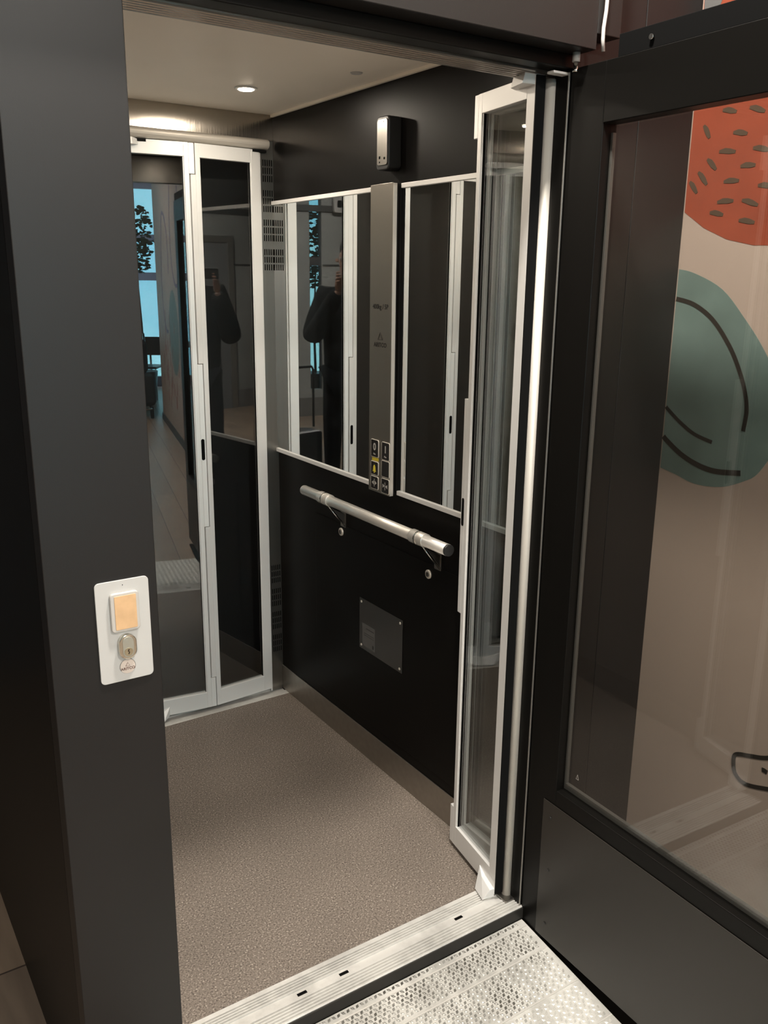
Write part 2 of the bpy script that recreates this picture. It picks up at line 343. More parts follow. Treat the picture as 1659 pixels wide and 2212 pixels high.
for c, wd in (([(-.003, 1.548), (-.055, 1.536), (-.11, 1.504), (-.161, 1.449), (-.195, 1.395), (-.217, 1.345), (-.226, 1.304), (-.223, 1.259)], .010),
              ([(-.003, 1.288), (-.011, 1.281), (-.049, 1.255), (-.092, 1.233), (-.144, 1.221)], .009),
              ([(-.003, 1.214), (-.013, 1.206), (-.058, 1.179), (-.108, 1.161), (-.161, 1.154), (-.229, 1.162)], .013)):
    ribbon(bm, smooth_pts(c, 5), wd, 'x', XM - .0002, .0013)
obj('leaf_veins', bm, INK, mural)
bm = bmesh.new()
bx = [(-.455, .545), (-.385, .505), (-.344, .490), (-.307, .476), (-.303, .452), (-.313, .424), (-.343, .413), (-.4, .43), (-.455, .452), (-.46, .5)]
q = smooth_pts(bx, 5, True); ribbon(bm, q + [q[0]], .0105, 'x', XM - .0002, .0012)
ribbon(bm, [(-.378, .471), (-.384, .4715), (-.392, .470)], .011, 'x', XM - .0002, .0012)
obj('boat_outline', bm, INK, mural)
# further drawings along the wall towards the windows
random.seed(11)
for (cy, cz, s) in ((-1.5, 1.5, .5), (-2.6, 1.9, .7), (-3.7, 1.5, .8), (-4.6, 2.1, .7), (-5.6, 1.6, .7)):
    c = [(cy + s * .5 * math.cos(a) * (1 + .2 * math.sin(2 * a)), cz + s * .9 * math.sin(a)) for a in [k * .55 for k in range(10)]]
    bm = bmesh.new(); ribbon(bm, smooth_pts(c, 4), .035, 'x', XM - .0002, .0013); obj('purple_scribble', bm, PURPLE, mural)
for k in range(60):
    y = random.uniform(-6.2, -2.2); z = random.uniform(.2, 1.15); bm2 = bmesh.new(); ribbon(bm2, [(y, z - .06), (y + .02, z), (y + .01, z + .07)], .03, 'x', XM - .0002, .0013); obj('red_stroke', bm2, ORANGE, mural)

for cy, cz, s in ((-3.4, .95, .38), (-5.0, 1.0, .4)):
    bm3 = bmesh.new(); prism(bm3, smooth_pts([(cy + s * math.cos(a), cz + 1.1 * s * math.sin(a)) for a in [k * math.pi / 5 for k in range(10)]], 3, True), 'x', XM - .0006, XM + .002); obj('teal_patch', bm3, TEAL, mural)
bm = bmesh.new(); prism(bm, smooth_pts([(-.004, 2.26), (-.03, 2.23), (-.05, 2.18), (-.03, 2.165), (-.012, 2.17), (-.006, 2.15)], 3, True), 'x', XM - .0014, XM + .002); obj('white_patch', bm, SIGNW, mural)

# hall lamps
for i, (x, y, z, p, s_) in enumerate(HALL_LIGHTS):
    lm = empty('ceiling_lamp', ('round recessed hall lamp above the metal ramp', 'round recessed hall lamp left of the lift', 'round recessed hall lamp behind the photographer', 'round recessed hall lamp near the rear wall', 'round recessed hall lamp beside the painted wall')[i], 'lamp', (x, y, HC), group='recessed hall lamps')
    bm = bmesh.new(); tube(bm, [(x, y, HC - .004), (x, y, HC)], s_ / 2 + .03, 32); obj('ring', bm, ALU, lm)
    bm = bmesh.new(); tube(bm, [(x, y, HC - .006), (x, y, HC - .003)], s_ / 2, 32); obj('diffuser', bm, LAMP_H, lm)

# ================================================================ SETTING: lift enclosure
XL, XLL, XR = -.98, -1.167, -.045
enc = empty('lift_enclosure', 'dark brown coated metal lift shaft enclosure framing the doorway, call panel on its left post', 'lift shaft', (XLL, 0, ZH))
P = lambda name, bm, mt=LIFT_BLACK, bevel=.0015, **k: obj(name, bm, mt, enc, bevel, **k)
P('post', boxes(((XLL, 0, ZH), (XL, .045, 2.03))), label='wide dark brown front post')
P('side_panel', boxes(((XLL, .0455, ZH), (XLL + .03, 1.62, 2.62))), DOORBLK)
P('fascia', boxes(((XLL, -.053, 2.03), (-.047, .05, 2.62))), label='dark brown fascia over the doorway')
P('soffit', boxes(((XL, -.0, 2.004), (-.047, .045, 2.0295))), DOORBLK)
P('front_panel', boxes(((-.044, -.0, ZH), (.150, .03, 2.72))))
P('front_panel', boxes(((.1515, -.0, ZH), (.3298, .03, 2.72))))
P('front_cap', boxes(((-.0465, -.052, 2.06), (.02, -.001, 2.62))), LIFT_BLACK)
P('jamb', boxes(((-.057, .006, -.03), (-.045, .05, 2.0)), ((-.046, .0305, -.03), (.02, .05, 2.0))), DOORBLK)
P('jamb_strip', boxes(((-.0600, .0045, -.028), (-.0575, .0080, 1.998))), ALU_D, .0005, label='thin bare aluminium edge strip')
P('rear_panel', boxes(((-1.136, 1.505, -.12), (-1.04, 1.52, 2.2)), ((-.03, 1.505, -.12), (.1, 1.52, 2.2)), ((-1.136, 1.505, 2.01), (.1, 1.52, 2.5))), DOORBLK)

# ================================================================ lift car
YB = 1.470; HCB = 2.1145
struct('floor', boxes(((-1.10, .1135, -.05), (.0, 1.4145, .0))), VINYL)
cl = struct('ceiling', boxes(((-1.10, .12, HCB), (.0, YB + .01, HCB + .02))), CREAM)
struct('trim_2', boxes(((-.010, .12, HCB - .008), (-.0005, YB - .005, HCB))), CREAM)
# right wall: black laminate above, recessed rim of mirrors, black laminate below, steel baseboard
struct('wall_right', boxes(((0, .11, .0), (.03, YB + .04, 2.14))), LAM)
struct('wall_left_car', boxes(((-1.13, .11, 0), (-1.10, YB + .04, 2.14))), mat('grey_laminate', (.20, .18, .16), .5, 0, .3))
struct('baseboard_right', boxes(((-.004, .13, .0005), (-.0003, YB - .002, .1005))), STEEL_H, bevel=.0008)
struct('baseboard_left', boxes(((-1.0997, .13, .0005), (-1.096, YB - .002, .1005))), STEEL_H, bevel=.0008)
# mirrors
def wall_mirror(y0, y1, label):
    t = empty('wall_mirror', label, 'mirror', (0, (y0 + y1) / 2, .965), group='mirrors beside the car control panel')
    obj('mirror_glass', boxes(((-.0042, y0, .972), (-.0005, y1, 1.828))), MIRROR, t)
    obj('top_trim', boxes(((-.0105, y0, 1.826), (-.0003, y1, 1.8385))), ALU, t, .0008)
    obj('bottom_trim', boxes(((-.0105, y0, .9615), (-.0003, y1, .9745))), ALU, t, .0008)
    return t
wall_mirror(.804, YB - .001, 'tall mirror left of the car control panel, reaching to the back corner')
wall_mirror(.135, .677, 'tall mirror right of the car control panel, partly behind the open folding door')

# control panel
cp = empty('control_panel', 'tall narrow brushed steel car control panel with six buttons between two mirrors', 'control panel', (0, .743, .957))
XP = -.030
prismo('face_plate', rrect(.687, .957, .801, 1.8405, .0015, 2), 'x', XP, XP + .003, mat('panel_steel', (.30, .275, .24), .40, 1.0, bump=.1, bscale=500, stretch=(1, 1, .03)), cp, .0006)
obj('housing', boxes(((XP + .003, .691, .960), (-.0003, .797, 1.838))), mat('housing_dark', (.02, .02, .02), .4, .2), cp)
obj('edge_strip', boxes(((XP + .0005, .6845, .958), (XP + .012, .6868, 1.839))), TUBE, cp)
obj('side_gasket', boxes(((-.012, .6785, .966), (-.0003, .6840, 1.833))), RUBBER, cp)
RIM = mat('button_rim_metal', (.75, .70, .62), .4, .5); INKP = mat('engraved_black', (.008, .007, .006), .6)
def lift_button(y, z, sym, h=.026, wd=.020):
    b = prismo('button', rrect(y - wd, z - h, y + wd, z + h, .004), 'x', XP - .0035, XP - .0002, mat('button_black', (.010, .008, .007), .25), cp, .0006)
    bm = bmesh.new(); r = .0016
    outl = rrect(y - wd, z - h, y + wd, z + h, .004); tube(bm, [(XP - .002, a, c) for a, c in outl] + [(XP - .002, *outl[0])], r, 8); obj('button_rim', bm, RIM, b)
    if sym in ('0', '1'):
        text('numeral', sym, .030, MX(XP - .0038, y, z + .004), SILVPR, b); text('small_print', 'Plan' if sym == '0' else 'Plan', .007, MX(XP - .0038, y, z - .017), SILVPR, b)
    elif sym == 'bell':
        bm = bmesh.new(); prism(bm, [(y - .009, z - .010), (y - .0065, z - .006), (y - .0055, z + .004), (y - .002, z + .010), (y + .002, z + .010), (y + .0055, z + .004), (y + .0065, z - .006), (y + .009, z - .010)], 'x', XP - .0041, XP - .0034)
        prism(bm, rrect(y - .0025, z - .0145, y + .0025, z - .0105, .0015, 2), 'x', XP - .0041, XP - .0034); obj('bell_symbol', bm, YELL, b)
    elif sym in ('open', 'close'):
        bm = bmesh.new(); box(bm, (XP - .0041, y - .0006, z - .012), (XP - .0034, y + .0006, z + .012))
        for s in (-1, 1):
            tip, base = ((.013, .004) if sym == 'open' else (.003, .012))
            prism(bm, [(y + s * tip, z), (y + s * base, z + .006), (y + s * base, z - .006)], 'x', XP - .0041, XP - .0034)
        obj('arrow_symbol', bm, SILVPR, b)
    return b
YA, YC = .764, .705
lift_button(YA, 1.091, '0'); lift_button(YC, 1.091, '1'); lift_button(YA, 1.030, 'bell', .020); lift_button(YC, 1.037, 'disp', .024)
lift_button(YA, .985, 'open', .019); lift_button(YC, .985, 'close', .022)
yl = prismo('alarm_label', rrect(YA - .017, 1.0525, YA + .017, 1.0625, .001, 2), 'x', XP - .0009, XP - .0001, YELL, cp, label='yellow label')
text('capacity_text', '400kg / 5P', .019, MX(XP - .0004, .744, 1.507), INKP, cp)
text('maker_text', 'ARITCO', .0175, MX(XP - .0004, .744, 1.399), INKP, cp, spacing=1.05)
bm = bmesh.new(); tri = [(.744 - .011, 1.414), (.744, 1.434), (.744 + .011, 1.414)]; tube(bm, [(XP - .0003, a, b) for a, b in tri + [tri[0], tri[1]]], .0013, 6); obj('triangle_emblem', bm, INKP, cp)

# speaker / intercom unit above
iu = empty('intercom_unit', 'black box intercom with brushed steel face high on the black wall above control panel', 'intercom', (0, .724, 1.88))
prismo('housing', rrect(.693, 1.874, .755, 2.011, .013), 'x', -.042, -.0003, BLKPL, iu, .003)
fp = prismo('face_plate', rrect(.698, 1.886, .747, 2.003, .008), 'x', -.0445, -.0422, STEEL, iu, .0006)
for yy, zz, s in ((.734, 1.906, .0035), (.711, 1.903, .003), (.734, 1.894, .002)): prismo('indicator', rrect(yy - s, zz - s, yy + s, zz + s, .0008, 2), 'x', -.0452, -.0446, SLOT, fp)
text('small_mark', 'i', .006, MX(-.0447, .716, 1.996), GREYPR, fp)

# handrail
hr = empty('handrail', 'round brushed steel handrail on two brackets across the black car wall', 'handrail', (0, .74, .80))
XH = -.070; HZ = .888
tubeo('rail_tube', [(XH, .345, HZ), (XH, 1.142, HZ)], .0165, TUBE, hr, 36)
for y0, y1 in ((.338, .345), (1.142, 1.146)): tubeo('end_cap', [(XH, y0, HZ), (XH, y1, HZ)], .0160, BLKPL if y0 < .5 else TUBE, hr, 36)
for yb in (.475, 1.000):
    b = tubeo('bracket', [(XH, yb - .032, HZ), (XH, yb + .032, HZ)], .0195, TUBE, hr, 36, .001)
    tubeo('collar_ring', [(XH, yb - .004, HZ), (XH, yb + .004, HZ)], .0205, CHROME, b, 36)
    bm = bmesh.new(); prism(bm, [(XH - .006, HZ - .018), (XH + .006, HZ - .018), (-.0005, HZ - .098), (-.0005, HZ - .060)], 'y', yb - .013, yb - .010); obj('bracket_arm', bm, STEEL, b, .0005)
    bm = bmesh.new(); tube(bm, [(XH, yb - .012, HZ - .019), (-.003, yb - .012, HZ - .101)], .0022, 10); obj('bracket_rod', bm, CHROME, b)
    prismo('bracket_foot', rrect(yb - .016, HZ - .105, yb + .016, HZ - .045, .003), 'x', -.0030, -.0003, STEEL, b)
# service hatch in the lower wall: joint lines
hatch = obj('service_panel', boxes(((-.0022, .34, .135), (-.0004, 1.19, .7895))), LAM, None, .0012)
T(hatch, '', 'black laminate service panel with two cam locks below the handrail', 'panel')
for y, z, lb in ((.516, .758, 'near round chrome cam lock under the right handrail bracket'), (1.011, .763, 'far round chrome cam lock under the left handrail bracket')):
    k = empty('cam_lock', lb, 'lock', (-.0022, y, z), group='cam locks of the service panel')
    bm = bmesh.new(); tube(bm, [(-.0024, y, z), (-.006, y, z), (-.0075, y, z)], [.0135, .0135, .0115], 28); obj('lock_body', bm, RIM, k)
    bm = bmesh.new(); tube(bm, [(-.0076, y, z), (-.009, y, z)], .0075, 24); obj('lock_core', bm, STEEL, k)
    obj('keyhole', boxes(((-.0095, y - .001, z - .005), (-.0088, y + .001, z + .005))), SLOT, k)
rp = empty('rating_plate', 'blank steel rating plate with sticker screwed to the lower black wall', 'plate', (-.0024, .768, .39))
obj('plate', boxes(((-.0042, .643, .392), (-.0024, .892, .569))), mat('plate_steel', (.13, .125, .12), .40, .9, bump=.1, bscale=300), rp, .0004)
for y in (.655, .880):
    for z in (.404, .557):
        bm = bmesh.new(); tube(bm, [(-.0043, y, z), (-.006, y, z)], [.0046, .0034], 14); obj('screw', bm, RIM, rp)
stk = obj('sticker', boxes(((-.0048, .797, .406), (-.0044, .873, .486))), SIGNW, rp, label='small grey sticker')
obj('printed_rows', boxes(((-.0051, .803, .470), (-.0048, .850, .472)), ((-.0051, .803, .452), (-.0048, .862, .453)), ((-.0051, .803, .445), (-.0048, .862, .446)), ((-.0051, .803, .412), (-.0048, .812, .424))), GREYPR, stk)

# back corner columns with vent slots, header, back threshold
def vent_column(x0, x1, label, flip=False):
    t = empty('vent_column', label, 'column', ((x0 + x1) / 2, YB, 0), group='vented columns beside the back door')
    xs = [x0]; ns = 5; m_ = .012; c0, c1 = ((x0 + m_, x1 - .004) if not flip else (x0 + .004, x1 - m_)); wd = (c1 - c0) / (ns * 2 - 1)
    holes = []
    for i in range(ns): holes.append((c0 + i * 2 * wd + .0, c0 + (i * 2 + 1) * wd))
    xb = sorted({x0, x1, *[h for q in holes for h in q]})
    zg = []
    for gt in (1.972, 1.874, 1.778, 1.680): 
        for r in range(3): zg.append((gt - r * .0255 - .0205, gt - r * .0255))
    for gt in (.519, .424, .329, .234):
        for r in range(3): zg.append((gt - r * .0255 - .0205, gt - r * .0255))
    zb = sorted({.0, 2.0435, *[h for q in zg for h in q]})
    bm = bmesh.new(); vc = {}
    def V(x, z, y): 
        k = (round(x, 5), round(z, 5), y)
        if k not in vc: vc[k] = bm.verts.new((x, y, z))
        return vc[k]
    for i in range(len(xb) - 1):
        for j in range(len(zb) - 1):
            cx, cz = (xb[i] + xb[i + 1]) / 2, (zb[j] + zb[j + 1]) / 2
            if any(a < cx < b for a, b in holes) and any(a < cz < b for a, b in zg): continue
            bm.faces.new((V(xb[i], zb[j], YB), V(xb[i + 1], zb[j], YB), V(xb[i + 1], zb[j + 1], YB), V(xb[i], zb[j + 1], YB)))
    o = obj('vented_panel', bm, STEEL, t); s = o.modifiers.new('solid', 'SOLIDIFY'); s.thickness = .0012; s.offset = -1
    obj('column_body', boxes(((x0, YB + .004, 0), (x1, YB + .03, 2.0435))), SLOT, t)
    ex = (x0 if not flip else x1)
    obj('edge_profile', boxes(((ex - .0035, YB - .004, 0), (ex + .0035, YB + .03, 2.0))), ALU, t, .0008)
vent_column(-.053, -.0005, 'brushed steel corner column with rows of vent slots right of the back door')
vent_column(-1.0995, -1.043, 'brushed steel corner column with vent slots left of the back door', True)
hd = empty('back_header', 'brushed steel header with rounded lip above the back folding doors', 'header', (-.55, YB, 2.0))
hp = obj('header_plate', boxes(((-1.0995, YB - .002, 2.034), (-.0008, YB + .03, HCB - .0005))), mat('header_steel', (.40, .365, .32), .17, 1.0, bump=.3, bscale=260, stretch=(1, 1, .02)), hd)
uvl = hp.data.uv_layers.new(name='brushing')
for lp in hp.data.loops: co = hp.data.vertices[lp.vertex_index].co; uvl.data[lp.index].uv = (co.x, co.z)
hm = hp.data.materials[0].node_tree; tg = hm.nodes.new('ShaderNodeTangent'); tg.direction_type = 'UV_MAP'; tg.uv_map = 'brushing'
hb = hm.nodes['Principled BSDF']; hm.links.new(tg.outputs['Tangent'], hb.inputs['Tangent']); hb.inputs['Anisotropic'].default_value = .85; hb.inputs['Anisotropic Rotation'].default_value = 0.0; hb.inputs['Roughness'].default_value = .17
bm = bmesh.new(); lip = [(YB - .002, 2.036)] + [(YB - .002 - .026 * math.sin(a) - .004, 2.018 + .017 * math.cos(a)) for a in [math.pi * k / 10 for k in range(11)]] + [(YB - .002, 1.999)]
prism(bm, [(p_[0], p_[1]) for p_ in lip], 'x', -1.080, -.027); obj('rounded_lip', bm, mat('lip_aluminium', (.62, .58, .52), .36, .45), hd, smooth=False)
obj('track_shadow_gap', boxes(((-1.05, YB - .012, 1.992), (-.03, YB + .03, 2.000))), RUBBER, hd)
def threshold(name, label, y0, y1, x0, x1, front):
    t = empty(name, label, 'threshold', ((x0 + x1) / 2, (y0 + y1) / 2, -.02))
    D = y1 - y0
    bm = bmesh.new(); 
    # ribbed extrusion: profile in (y, z)
    prof = [(y0, -.030), (y0, -.0015), (y0 + .0015, 0)]
    def ribs(a, b, n):
        p_ = []; wd = (b - a) / n
        for i in range(n):
            s = a + i * wd; p_ += [(s + wd * .15, 0), (s + wd * .22, -.004), (s + wd * .60, -.004), (s + wd * .70, 0)]
        return p_
    if front:
        prof += ribs(y0 + .004, y0 + D * .40, 5) + [(y0 + D * .43, 0), (y0 + D * .435, -.0035), (y0 + D * .62, -.0035), (y0 + D * .625, 0)] + ribs(y0 + D * .65, y1 - .010, 4)
    else:
        prof += [(y0 + D * .35, 0), (y0 + D * .36, -.006), (y0 + D * .75, -.006), (y0 + D * .76, 0)]
    prof += [(y1, 0), (y1, -.030)]
    prism(bm, prof, 'x', x0, x1); obj('ribbed_profile', bm, SILLM, t)
    return t
ts = threshold('front_threshold', 'ribbed bright aluminium threshold across the front doorway', 0.0, .113, XL, -.046, True)
for x in (-.677, -.565, -.221): obj('track_slot', boxes(((x - .012, .0545, -.0034), (x + .012, .0625, -.0026))), SLOT, ts)
obj('threshold_edge', boxes(((XL, -.004, -.034), (-.046, -.0005, -.003))), mat('edge_dark_metal', (.03, .028, .025), .5, .5), ts)
tb = threshold('back_threshold', 'bright aluminium threshold under the back folding doors', 1.415, 1.503, -1.05, -.0015, False)

# ---------------------------------------------------------------- folding doors
LW, LT = .248, .022       # leaf width, thickness
Z0, Z1 = .014, 2.0
TABS = [(Z0, .132), (.720, 1.296), (1.905, Z1)]; OTH = [(.1325, .7195), (1.2965, 1.9045)]
def leaf(parent, name, own, with_slot, block, s):
    """leaf in its own frame: hinge edge at x=0, body towards +x*s, thickness +-LT/2 in y"""
    bm = bmesh.new(); h = LT / 2
    def B(x0, x1, z0, z1, y0=-h, y1=h): box(bm, (min(s * x0, s * x1), y0, z0), (max(s * x0, s * x1), y1, z1))
    B(.0098, .026, Z0, Z1); B(LW - .032, LW, Z0, Z1); B(.026, LW - .032, Z1 - .043, Z1); B(.026, LW - .032, Z0, Z0 + .062)
    for z0, z1 in own: B(-.0080, .0097, z0 + .0007, z1 - .0007)
    # glazing beads
    for yy in (-h + .003, h - .005):
        B(.026, .029, Z0 + .062, Z1 - .043, yy, yy + .002); B(LW - .035, LW - .032, Z0 + .062, Z1 - .043, yy, yy + .002)
    o = obj(name, bm, ALU, parent, .0009, local=True)
    bm = bmesh.new(); box(bm, (min(s * .025, s * (LW - .031)), -.003, Z0 + .06), (max(s * .025, s * (LW - .031)), .003, Z1 - .041)); g = obj('glass_pane', bm, GLASS, o, local=True)
    bm = bmesh.new()
    for x0, x1, z0, z1 in ((.026, .0290, Z0 + .06, Z1 - .041), (LW - .0355, LW - .032, Z0 + .06, Z1 - .041)): box(bm, (min(s * x0, s * x1), -.0055, z0), (max(s * x0, s * x1), .0055, z1))
    obj('gasket', bm, RUBBER, o, local=True)
    if block:
        bm = bmesh.new(); box(bm, (min(s * (LW + .0003), s * (LW + .0040)), -h, Z0 + .002), (max(s * (LW + .0003), s * (LW + .0040)), h, Z1 - .002)); obj('closing_edge', bm, RUBBER, o, local=True)
    if with_slot:
        bm = bmesh.new(); prism(bm, rrect(min(-.0035 * s, .0085 * s), .963, max(-.0035 * s, .0085 * s), 1.038, .0058), 'y', -h - .0006, h + .0006); obj('hand_slot', bm, SLOT, o, local=True)
    if block:   # guide block at the free end, top and bottom
        for zz, up in ((Z1, 1), (Z0, -1)):
            bm = bmesh.new(); d_ = 1 if block > 0 else -1; x0, x1 = LW - .080, LW - .002
            if up > 0: sec = [(x0, zz - .018, 0, zz - .002, 0), (x0 + .022, zz - .020, .024, zz + .0015, .018), (x1, zz - .020, .030, zz + .0015, .024)]
            else: sec = [(x0, zz + .034, .0, zz + .002, .0), (x0 + .030, zz + .022, .010, zz - .010, .030), (x1, zz + .014, .012, zz - .010, .034)]
            rings = []
            for xx, za, pa, zb, pb in sec:
                rings.append([bm.verts.new((s * xx, d_ * (h + pp), q_)) for pp, q_ in ((-.001, za), (pa + .001, za), (pb + .001, zb), (-.001, zb))])
            for A_, B_ in zip(rings, rings[1:]):
                for k in range(4): bm.faces.new((A_[k], A_[(k + 1) % 4], B_[(k + 1) % 4], B_[k]))
            bm.faces.new(rings[0]); bm.faces.new(rings[-1][::-1])
            obj('guide_block', bm, ALU, o, .0008, local=True)
    return o
def pair(label, group, hinge, ang_lead, ang_jamb, s_lead, s_jamb, off=0, block=-1):
    """folding door of two leaves joined by the stepped hinge at 'hinge'; angles are directions (deg) of each leaf away from the hinge"""
    t = empty('folding_door', label, 'folding door', (hinge[0], hinge[1], 0), group=group)
    a = leaf(t, 'door_leaf', TABS, True, block, s_lead); a.rotation_euler = (0, 0, R_(ang_lead))
    b = leaf(t, 'door_leaf', OTH, False, 0, s_jamb); b.rotation_euler = (0, 0, R_(ang_jamb)); 
    if off: b.location = (off[0], off[1], 0)
    return t
G = 'bifold door pairs of the lift car'
# back doors: nearly closed, hinge bulging slightly into the car. Right pair and its mirror image on the left
AR, AL = 4.5, 7.0
hR = (-.057 - LW * math.cos(R_(AR)), 1.471 - LW * math.sin(R_(AR)))
pair('closed glass folding door right half at the back of the car, next to the vent column', G, hR, -AL, AR, -1, 1, block=-1)
hL = (-1.040 + LW * math.cos(R_(AR)), 1.471 - LW * math.sin(R_(AR)))
pair('closed glass folding door left half at the back of the car, behind the front post', G, hL, 5.0, -AR, 1, -1, block=-1)
# front doors: folded open into the car
fa = math.degrees(math.atan2(.048 - .305, -.0905 + .0455))
pair('open glass folding door folded against the mirror wall at the front right', G, (-.0445, .305), fa, -90 - 1.5, 1, 1, off=(.0255, .0), block=-1)
pair('open glass folding door folded away behind the front left post', G, (-1.045, .305), -80, -90, 1, 1, off=(-.03, 0), block=1)

# round jamb post and its base / top plate
jp = empty('jamb_post', 'round satin steel tube at the front right door jamb', 'post', (-.060, .058, 0))
tubeo('tube', [(-.060, .058, .004), (-.060, .058, 1.992)], .0128, POSTM, jp, 36)
obj('top_plate', boxes(((-.098, .010, 1.9935), (-.048, .030, 1.9985))), ALU, jp, .001)
obj('bottom_plate', boxes(((-.085, .030, .0002), (-.046, .080, .005))), STEEL, jp, .001)
obj('jamb_profile', boxes(((-.046, .052, .0), (-.036, .0705, 1.99)), ((-.046, .0705, 0), (-.040, .11, 1.99))), DOORBLK, jp, .0006)
# front header track (ribbed steel under-face)
bm = bmesh.new(); prof = [(.0455, 2.028), (.0455, 2.001)]
for k in range(5):
    s = .050 + k * .0125; prof += [(s, 2.0), (s + .004, 2.0), (s + .005, 2.0018), (s + .009, 2.0018), (s + .010, 2.0)]
prof += [(.118, 2.0), (.118, 2.11), (.112, 2.11), (.112, 2.028)]
prism(bm, prof, 'x', -1.05, -.036); o = obj('front_header_track', bm, STEEL_H); T(o, '', 'ribbed brushed steel door track along the top of the front doorway', 'door track')

# car downlights
cabl = [(-.262, 1.112, 'lit round downlight in the car ceiling near the back doors'), (-.80, 1.112, 'lit round downlight in the car ceiling behind the left post'), (-.262, .44, 'lit round downlight in the car ceiling above the right doorway'), (-.80, .44, 'lit round downlight in the car ceiling near the left front corner')]
for x, y, lb in cabl:
    t = empty('downlight', lb, 'lamp', (x, y, HCB), group='car ceiling downlights')
    bm = bmesh.new(); tube(bm, [(x, y, HCB - .004), (x, y, HCB - .0003)], [.030, .034], 32); obj('bezel', bm, ALU, t)
    bm = bmesh.new(); tube(bm, [(x, y, HCB - .0065), (x, y, HCB - .004)], [.020, .024], 32); obj('diffuser', bm, LAMP_W, t)
    area('downlight_light', (x, y, HCB - .009), .045, 4.2 if y > 1 else 1.2, WARM, shape='DISK')
sp = empty('ceiling_sensor', 'small round white fitting in the car ceiling above the control panel', 'sensor', (-.108, .753, HCB))
bm = bmesh.new(); tube(bm, [(-.108, .753, HCB - .003), (-.108, .753, HCB)], [.014, .017], 24); obj('disc', bm, WHITE, sp)

# ---------------------------------------------------------------- call panel on the post
ca = empty('call_panel', 'white landing call panel with square button and key switch on the dark post', 'call panel', (-1.0424, 0, .903))
prismo('face_plate', rrect(-1.0886, .9025, -.996, 1.0875, .008), 'y', -.0035, -.0003, WHITE, ca, .0006)
bt = prismo('call_button', rrect(-1.0655, .9965, -1.0165, 1.0665, .006), 'y', -.0105, -.0035, mat('clear_button_rim', (.52, .50, .47), .2, .1), ca, .0015)
prismo('amber_cap', rrect(-1.0590, 1.0010, -1.0215, 1.0620, .002), 'y', -.0115, -.0104, BTN_ORANGE, bt, .0004)
lk = prismo('key_switch', rrect(-1.0565, .9455, -1.0255, .9905, .0154, 8), 'y', -.0130, -.0035, mat('polished_nickel', (.66, .63, .55), .2, 1.0), ca, .0015)
prismo('lock_face', rrect(-1.0505, .9490, -1.0310, .9870, .0096, 8), 'y', -.0140, -.0129, mat('lock_satin', (.55, .54, .47), .35, .8), lk, .0004)
bm = bmesh.new(); tube(bm, [(-1.0408, -.0141, .9595), (-1.0408, -.0150, .9595)], .0075, 28); obj('lock_cylinder', bm, BRASS, lk)
bm = bmesh.new(); ribbon(bm, [(-1.0405, .9645), (-1.0418, .9610), (-1.0400, .9590), (-1.0415, .9555)], .0019, 'y', -.0150, .0005); obj('keyhole', bm, mat('keyhole_dark', (.03, .015, .006), .6), lk)
bm = bmesh.new(); tube(bm, [(-1.0415, -.0036, .9290), (-1.0415, -.0045, .9290)], .0135, 36); bd = obj('badge', bm, mat('badge_pale', (.62, .54, .48), .3), ca, label='round pale maker badge')
bm = bmesh.new(); ring = [(-1.0415 + .0135 * math.cos(a), -.0044, .9290 + .0135 * math.sin(a)) for a in [R_(-30 + k * 8) for k in range(31)]]; tube(bm, ring, .0005, 6); obj('badge_rim', bm, ALU_D, bd)
text('badge_text', 'ARITCO', .0068, MY(-1.0415, -.0049, .9245), mat('badge_print', (.13, .06, .045), .5), bd, .0001, 1.0)
tri = [(-1.0452, .9295), (-1.0415, .9360), (-1.0378, .9295)]; bm = bmesh.new(); tube(bm, [(a, -.0047, b) for a, b in tri + [tri[0], tri[1]]], .0004, 6); obj('badge_triangle', bm, mat('badge_print2', (.16, .08, .06), .5), bd)
bm = bmesh.new(); tube(bm, [(-1.041, -.0036, 1.0785), (-1.041, -.0040, 1.0785)], .0008, 10); obj('indicator_hole', bm, SLOT, ca)

# ---------------------------------------------------------------- landing door, standing open towards the viewer
DA = -90 - 1.5
ld = empty('landing_door', 'tall black glazed landing door standing open at the right, hinged at the jamb', 'door', (-.055, .004, 0), R_(DA))
# local: +x along the leaf away from the hinge, +y = towards +X world side (thickness), face seen is local y=0 ... thickness to +y
DW = 1.0; zb_, zt_ = -.035, 2.004; gz0, gz1 = .393, 1.890; gx0, gx1 = .098, .905; TH = .040
def L(name, bm, mt, parent=None, bevel=.0015, **k): return obj(name, bm, mt, parent or ld, bevel, local=True, **k)
bm = bmesh.new()
for a, b in (((0, 0, zb_), (gx0, TH, zt_)), ((gx1, 0, zb_), (DW, TH, zt_)), ((gx0, 0, gz1), (gx1, TH, zt_)), ((gx0, 0, zb_), (gx1, TH, gz0))): box(bm, a, b)
L('door_frame', bm, DOORBLK)
L('lower_cover', boxes(((.060, -.003, zb_ + .002), (DW - .02, -.0004, gz0 - .040))), mat('landing_door_lower_cover', (.017, .0145, .0115), .40, 0, .45, bump=.06, bscale=600), bevel=.001)
L('glass_pane', boxes(((gx0 - .004, .018, gz0 - .004), (gx1 + .004, .024, gz1 + .004))), GLASS_L, bevel=0)
L('glazing_bead', boxes(((gx0, .0245, gz0), (gx1, .034, gz0 + .016)), ((gx0, .0245, gz0 + .016), (gx0 + .006, .034, gz1 - .016)), ((gx1 - .014, .0245, gz0 + .016), (gx1, .034, gz1 - .016))), mat('bead_grey', (.11, .107, .10), .5), bevel=.001, label='grey glazing bead')
L('top_closer', boxes(((.12, .006, zt_ + .0005), (DW, TH - .004, zt_ + .042))), SLOT)
